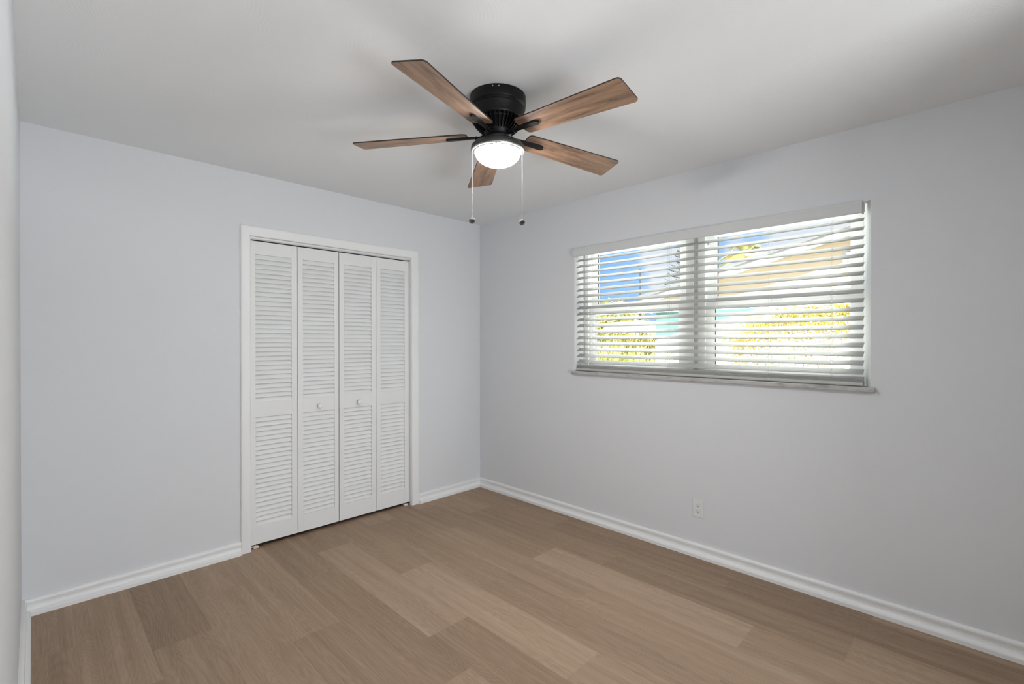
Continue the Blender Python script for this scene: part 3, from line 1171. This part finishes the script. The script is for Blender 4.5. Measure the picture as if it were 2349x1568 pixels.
co, pbo, M_, p_ = pull_chain(-.1130, -.020, 2.205, 1.889, 0.5, 0)
MB().lathe([(0, -.0082), (.0084, -.0082), (.0094, -.0070), (.0094, .0070), (.0084, .0082), (0, .0082)], (p_.x, p_.y, 1.889), 24, M=M_).build('bob_inlay', m_bob, co)
co, pbo, M_, p_ = pull_chain(.1085, .026, 2.198, 1.893, 0.1, 0)
MB().lathe([(0, -.0082), (.0084, -.0082), (.0094, -.0070), (.0094, .0070), (.0084, .0082), (0, .0082)], (p_.x, p_.y, 1.893), 24, M=M_).build('bob_inlay', m_bob, co)

# ------------------------------------------------------------------ outside
GZ = -0.40
gd = MB()
gd.quad([(0.2, -60, GZ), (120, -60, GZ), (120, 90, GZ), (0.2, 90, GZ)])
struct(gd.build('ground', m_ground), 'sunlit pale ground outside the window', 'ground')

# neighbour's gabled house, gable end toward the window
HX, EX = 9.0, 8.68
AY, AZ, SLP = -1.395, 3.754, 0.2510
nh = empty('house', (HX, AY, GZ))
meta(nh, 'cream and teal house with a low white gable across the yard', 'house')


def rake(y, dz=0.0):
    return AZ - abs(y - AY) * SLP + dz


YE = 3.413
YF = AY - (YE - AY)
WL = 3.01
# upper wall, lower teal wall
g = MB()
ZT = 2.26
pts = [(WL, ZT), (WL, rake(WL, -.12)), (AY, rake(AY, -.12)), (2 * AY - WL, rake(WL, -.12)), (2 * AY - WL, ZT)]
g.poly_prism(pts, lambda y, z: (HX, y, z), lambda y, z: (HX + 9, y, z))
g.build('gable_wall', m_stucco, nh)
MB().box(HX, 2 * AY - WL, GZ, HX + 9, WL, ZT).build('lower_wall', m_teal, nh)
rf = MB()
for s in (1, -1):
    ye = AY + s * (YE - AY)
    rf.quad([(EX, AY, AZ), (HX + 9.6, AY, AZ), (HX + 9.6, ye, rake(ye)), (EX, ye, rake(ye))])
    rf.quad([(EX, AY, AZ - .05), (HX + 9.6, AY, AZ - .05), (HX + 9.6, ye, rake(ye, -.05)), (EX, ye, rake(ye, -.05))])
rf.build('roof', m_roof, nh)
for s in (1, -1):
    ye = AY + s * (YE - AY)
    d = MB()
    d.poly_prism([(AY, AZ), (ye, rake(ye)), (ye, rake(ye, -.10)), (AY, AZ - .10)], lambda y, z: (EX - .03, y, z), lambda y, z: (EX + .02, y, z))
    d.build('roof_edge', m_roofgrey, nh)
    d = MB()
    d.poly_prism([(AY, AZ - .09), (ye, rake(ye, -.09)), (ye, rake(ye, -.28)), (AY, AZ - .28)], lambda y, z: (EX, y, z), lambda y, z: (EX + .03, y, z))
    d.build('fascia', m_fascia, nh)
    d = MB()
    d.poly_prism([(AY, AZ - .22), (ye, rake(ye, -.22)), (ye, rake(ye, -.24)), (AY, AZ - .24)], lambda y, z: (EX + .03, y, z), lambda y, z: (HX + .001, y, z))
    d.build('soffit', m_fascia, nh)
# added white slab for the sunlit area below a slanting shadow line on teal
MB().poly_prism([(2.95, GZ), (2.95, 1.36), (0.18, 2.15), (-1.6, 2.15), (-1.6, GZ)], lambda y, z: (HX - .16, y, z), lambda y, z: (HX - .001, y, z)).build('sunlit_area_slab', m_bldgwhite, nh)
wf = MB()
wf.box(HX - .04, -2.05, 2.78, HX, -1.23, 2.84).box(HX - .04, -2.05, 3.20, HX, -1.23, 3.26).box(HX - .04, -1.29, 2.84, HX, -1.23, 3.20).box(HX - .04, -2.05, 2.84, HX, -1.99, 3.20)
wfo = wf.build('gable_window', m_fascia, nh)
lv = MB()
for k in range(5):
    lv.box(HX - .03, -1.99, 2.85 + k * .07, HX - .004, -1.29, 2.905 + k * .07)
lv.build('vent_slats', m_bldgwhite, wfo)

# farther white-roofed house at the left
dh = empty('house.001', (35, 14, GZ))
meta(dh, 'distant white house with a low white roof seen left of the teal wall', 'house')
dx = 35.0
sc_ = (dx + 2.9585) / (14 + 2.9585)


def far(y, z, X=dx):
    k = (X + 2.9585) / (14 + 2.9585)
    return (-3.3721 + (y + 3.3721) * k, 1.3621 + (z - 1.3621) * k)


p1, p2, p3, p4 = far(8.31, 1.75), far(7.66, 2.10), far(6.43, 2.15), far(4.6, 1.80)
rfm = MB()
rfm.poly_prism([p1, p2, p3, p4], lambda y, z: (dx, y, z), lambda y, z: (dx + 8, y, z))
rfm.build('roof', m_fascia, dh)
MB().box(dx + .5, p4[0] + .6, GZ, dx + 7.5, far(6.95, 1.7)[0], p1[1] + .02).build('wall', m_bldgwhite, dh)


def leaf_cloud(name, mat, parent, n, inside, size, droop=0.3, seed=1):
    rnd = random.Random(seed)
    bm = bmesh.new()
    for _ in range(n):
        p = inside(rnd)
        d = Vector((rnd.gauss(0, 1), rnd.gauss(0, 1), rnd.gauss(0, .7) - droop)).normalized()
        s = d.orthogonal().normalized()
        s.rotate(Matrix.Rotation(rnd.uniform(0, 6.28), 3, d))
        nn = d.cross(s)
        L = size * rnd.uniform(.6, 1.3)
        w = L * .30
        a = bm.verts.new(p)
        b_ = bm.verts.new(p + d * L * .5 + s * w + nn * L * .08)
        c = bm.verts.new(p + d * L)
        e = bm.verts.new(p + d * L * .5 - s * w + nn * L * .08)
        bm.faces.new((a, b_, c))
        bm.faces.new((a, c, e))
    me = bpy.data.meshes.new(name)
    bm.to_mesh(me)
    bm.free()
    me.materials.append(mat)
    o = bpy.data.objects.new(name, me)
    COL.objects.link(o)
    if parent:
        off = parent.location
        o.parent = parent
        o.location = -off
    return o


# flowering bush close outside the right window
KB = (6.7 + 2.9585) / (4.2 + 2.9585)
bush = empty('bush', (6.7, -1.2, GZ))
meta(bush, 'yellow-green leafy bush with bare stems outside the right window', 'bush')


def bush_pos(x, y, z):
    return Vector((6.7 + (x - 4.2), -3.3721 + (y + 3.3721) * KB, 1.3621 + (z - 1.3621) * KB))


def in_bush(r):
    while True:
        y = r.uniform(-3.6, -.75)
        u = (-.75 - y) / .9
        topz = 1.42 + .42 * min(1, max(0, u) ** .6) + .05 * math.sin(y * 17) + .04 * math.sin(y * 31)
        z = topz - abs(r.gauss(0, .14)) - (r.random() ** 3) * .35
        x = 4.2 + r.gauss(0, .28)
        return bush_pos(x, y, z)


leaf_cloud('foliage', m_leaf, bush, 12000, in_bush, .05, .2, 5)


def in_bush_low(r):
    return bush_pos(4.2 + r.gauss(0, .3), r.uniform(-3.6, -.95), r.uniform(.45, 1.35))


leaf_cloud('lower_leaves', m_leaf2, bush, 2200, in_bush_low, .05, .2, 6)
st = MB()
rnd = random.Random(11)
for k in range(34):
    y0 = rnd.uniform(-3.1, -.25)
    x0 = 6.7 + rnd.gauss(0, .12)
    path = [Vector((x0, y0, GZ))]
    dv = Vector((rnd.gauss(0, .12), rnd.gauss(0, .22), 1)).normalized()
    for q in range(9):
        path.append(path[-1] + dv * .27)
        dv = (dv + Vector((rnd.gauss(0, .2), rnd.gauss(0, .24), 0))).normalized()
        if path[-1].z > 1.8:
            break
    st.tube(path, .006, 5, [.011 * (1 - .75 * i / len(path)) for i in range(len(path))])
    for q in range(2, len(path) - 1):
        for _ in range(2):
            dd = Vector((rnd.gauss(0, .6), rnd.gauss(0, 1), rnd.uniform(.1, .9))).normalized()
            st.tube([path[q], path[q] + dd * .14, path[q] + dd * .26 + Vector((0, 0, .05))], .003, 4, [.0045, .0035, .002])
st.build('stems', m_twig, bush)


# arching strap-leaf clump outside the left window
def strap_clump(name, c, h, n, spread, mat, label, cat, seed, w=.022):
    r = empty(name, c)
    meta(r, label, cat)
    rn = random.Random(seed)
    bm = bmesh.new()
    for _ in range(n):
        a = rn.uniform(0, 6.283)
        base = Vector(c) + Vector((rn.gauss(0, spread * .25), rn.gauss(0, spread * .45), 0))
        L = h * rn.uniform(.65, 1.1)
        out = rn.uniform(.25, .9) * spread
        side = Vector((-math.sin(a), math.cos(a), 0))
        prev = None
        for i in range(7):
            t = i / 6
            p = base + Vector((math.cos(a), math.sin(a), 0)) * out * t ** 1.6 + Vector((0, 0, L * (t - .38 * t ** 3)))
            ww = w * (1 - t ** 2) + .002
            cur = (bm.verts.new(p + side * ww), bm.verts.new(p - side * ww))
            if prev:
                bm.faces.new((prev[0], prev[1], cur[1], cur[0]))
            prev = cur
    me = bpy.data.meshes.new('strap_leaves')
    bm.to_mesh(me)
    bm.free()
    me.materials.append(mat)
    o = bpy.data.objects.new('strap_leaves', me)
    COL.objects.link(o)
    o.parent = r
    o.location = -Vector(c)
    return r


strap_clump('strap_leaf_plant', (6.3, 2.75, GZ), 2.55, 420, 1.1, m_leaf2, 'tall clump of yellow-green strap leaves outside the left window', 'plant', 4)
strap_clump('tall_grass', (16.0, 7.4, GZ), 3.2, 420, 1.6, m_leaf2, 'tall dry grass clump before the distant white roof', 'grass clump', 9, .05)


# trees beyond
def cloud_tree(name, c, rx, ry, z0, z1, n, size, mat, label, seed):
    r = empty(name, (c[0], c[1], GZ))
    meta(r, label, 'tree', None)
    def ins(rr):
        while True:
            p = Vector((rr.uniform(-1, 1), rr.uniform(-1, 1), rr.uniform(-1, 1)))
            if p.length < 1 and p.length > .35:
                break
        q = 1 + .18 * math.sin(p.x * 7 + p.y * 9) 
        return Vector((c[0] + p.x * rx * q, c[1] + p.y * ry * q, (z0 + z1) / 2 + p.z * (z1 - z0) / 2 * q))
    leaf_cloud('crown', mat, r, n, ins, size, .2, seed)
    t = MB().tube([(c[0], c[1], GZ), (c[0] + .1, c[1], (z0 + z1) / 2)], .2, 8, [.22, .12])
    t.build('trunk', m_trunk, r)
    return r


cloud_tree('tree', (53, 34.8, 0), 3.8, 6.8, .5, 6.9, 3000, .6, m_leaf2, 'pale green rounded tree behind the distant white roof', 21)
cloud_tree('tree.001', (58, 20, 0), 3.5, 6.5, .2, 5.6, 3000, .6, m_leaf2, 'low spreading tree between the distant roof and the teal wall', 22)


def palm(name, c, h, n, L, label, seed):
    r = empty(name, (c[0], c[1], GZ))
    meta(r, label, 'palm tree')
    MB().tube([(c[0], c[1], GZ), (c[0] + .1, c[1] - .05, h * .5), (c[0], c[1], h)], .12, 10, [.16, .13, .11]).build('trunk', m_trunk, r)
    rn = random.Random(seed)
    for k in range(n):
        bm = bmesh.new()
        a = 6.283 * k / n + rn.uniform(-.2, .2)
        el = rn.uniform(.05, 1.2)
        dirv = Vector((math.cos(a), math.sin(a), 0))
        side = Vector((-math.sin(a), math.cos(a), 0))
        pts = []
        for i in range(15):
            t = i / 14
            pts.append(Vector((c[0], c[1], h)) + dirv * L * t * math.cos(el) + Vector((0, 0, L * (math.sin(el) * t - .75 * t * t))))
        for i in range(14):
            d = (pts[i + 1] - pts[i]).normalized()
            bm.faces.new([bm.verts.new(q) for q in (pts[i] + side * .012, pts[i + 1] + side * .012, pts[i + 1] - side * .012, pts[i] - side * .012)])
            if i < 1:
                continue
            ll = L * .34 * math.sin(math.pi * min(1, (i + 1) / 15)) + .05
            for s in (1, -1):
                tip = pts[i] + (side * s * .75 + d * .65).normalized() * ll + Vector((0, 0, -.22 * ll))
                bm.faces.new([bm.verts.new(q) for q in (pts[i], pts[i] + d * .06, tip)])
                p2_ = pts[i] + d * L * .035
                bm.faces.new([bm.verts.new(q) for q in (p2_, p2_ + d * .06, tip + d * L * .035)])
        me = bpy.data.meshes.new('frond')
        bm.to_mesh(me)
        bm.free()
        me.materials.append(m_leaf3)
        o = bpy.data.objects.new('frond', me)
        COL.objects.link(o)
        o.parent = r
        o.location = -r.location
    return r


palm('palm_tree', (22.0, 5.15, 0), 5.5, 19, 1.75, 'sunlit palm rising over the roof in the right window', 31)

# layered conifer
pn = empty('pine_tree', (24.0, 9.0, GZ))
meta(pn, 'layered conifer against the sky at the left window\'s right edge', 'tree')
MB().tube([(24, 9, GZ), (24, 9, 7.2)], .12, 8, [.2, .03]).build('trunk', m_trunk, pn)
rn = random.Random(5)
bm = bmesh.new()
for lay in range(13):
    z = 3.4 + lay * .30
    L = 1.55 * (1 - (lay / 13.5)) + .15
    for k in range(9):
        a = 6.283 * k / 9 + lay * .5 + rn.uniform(-.2, .2)
        d = Vector((math.cos(a), math.sin(a), .10))
        s = Vector((-math.sin(a), math.cos(a), 0))
        for i in range(10):
            t = i / 9
            p = Vector((24, 9, z)) + d * L * t + Vector((0, 0, .18 * t * t * L))
            ll = .22 * (1 - t * .5)
            for q in (1, -1):
                tip = p + s * q * ll + d * ll * .7 + Vector((0, 0, .10))
                bm.faces.new([bm.verts.new(x) for x in (p - d * .03, p + d * .03, tip)])
me = bpy.data.meshes.new('needles')
bm.to_mesh(me)
bm.free()
me.materials.append(m_needle)
o = bpy.data.objects.new('needles', me)
COL.objects.link(o)
o.parent = pn
o.location = -pn.location

# utility pole
px, py = 44.5, 23.9
up_ = empty('street_utility_pole', (px, py, GZ))
meta(up_, 'thin wooden utility pole beyond the roof edge in the left window', 'pole')
MB().tube([(px, py, GZ), (px, py, 9.26)], .085, 8).build('pole', m_pole, up_)
MB().box(px - .07, py - .45, 8.85, px + .07, py + .45, 8.95).build('crossarm', m_pole, up_)
for q in (-.4, 0.4):
    MB().lathe([(.05, 0), (.07, .07), (.05, .2), (0, .22)], (px, py + q, 8.95), 8).build('insulator', m_pole, up_)
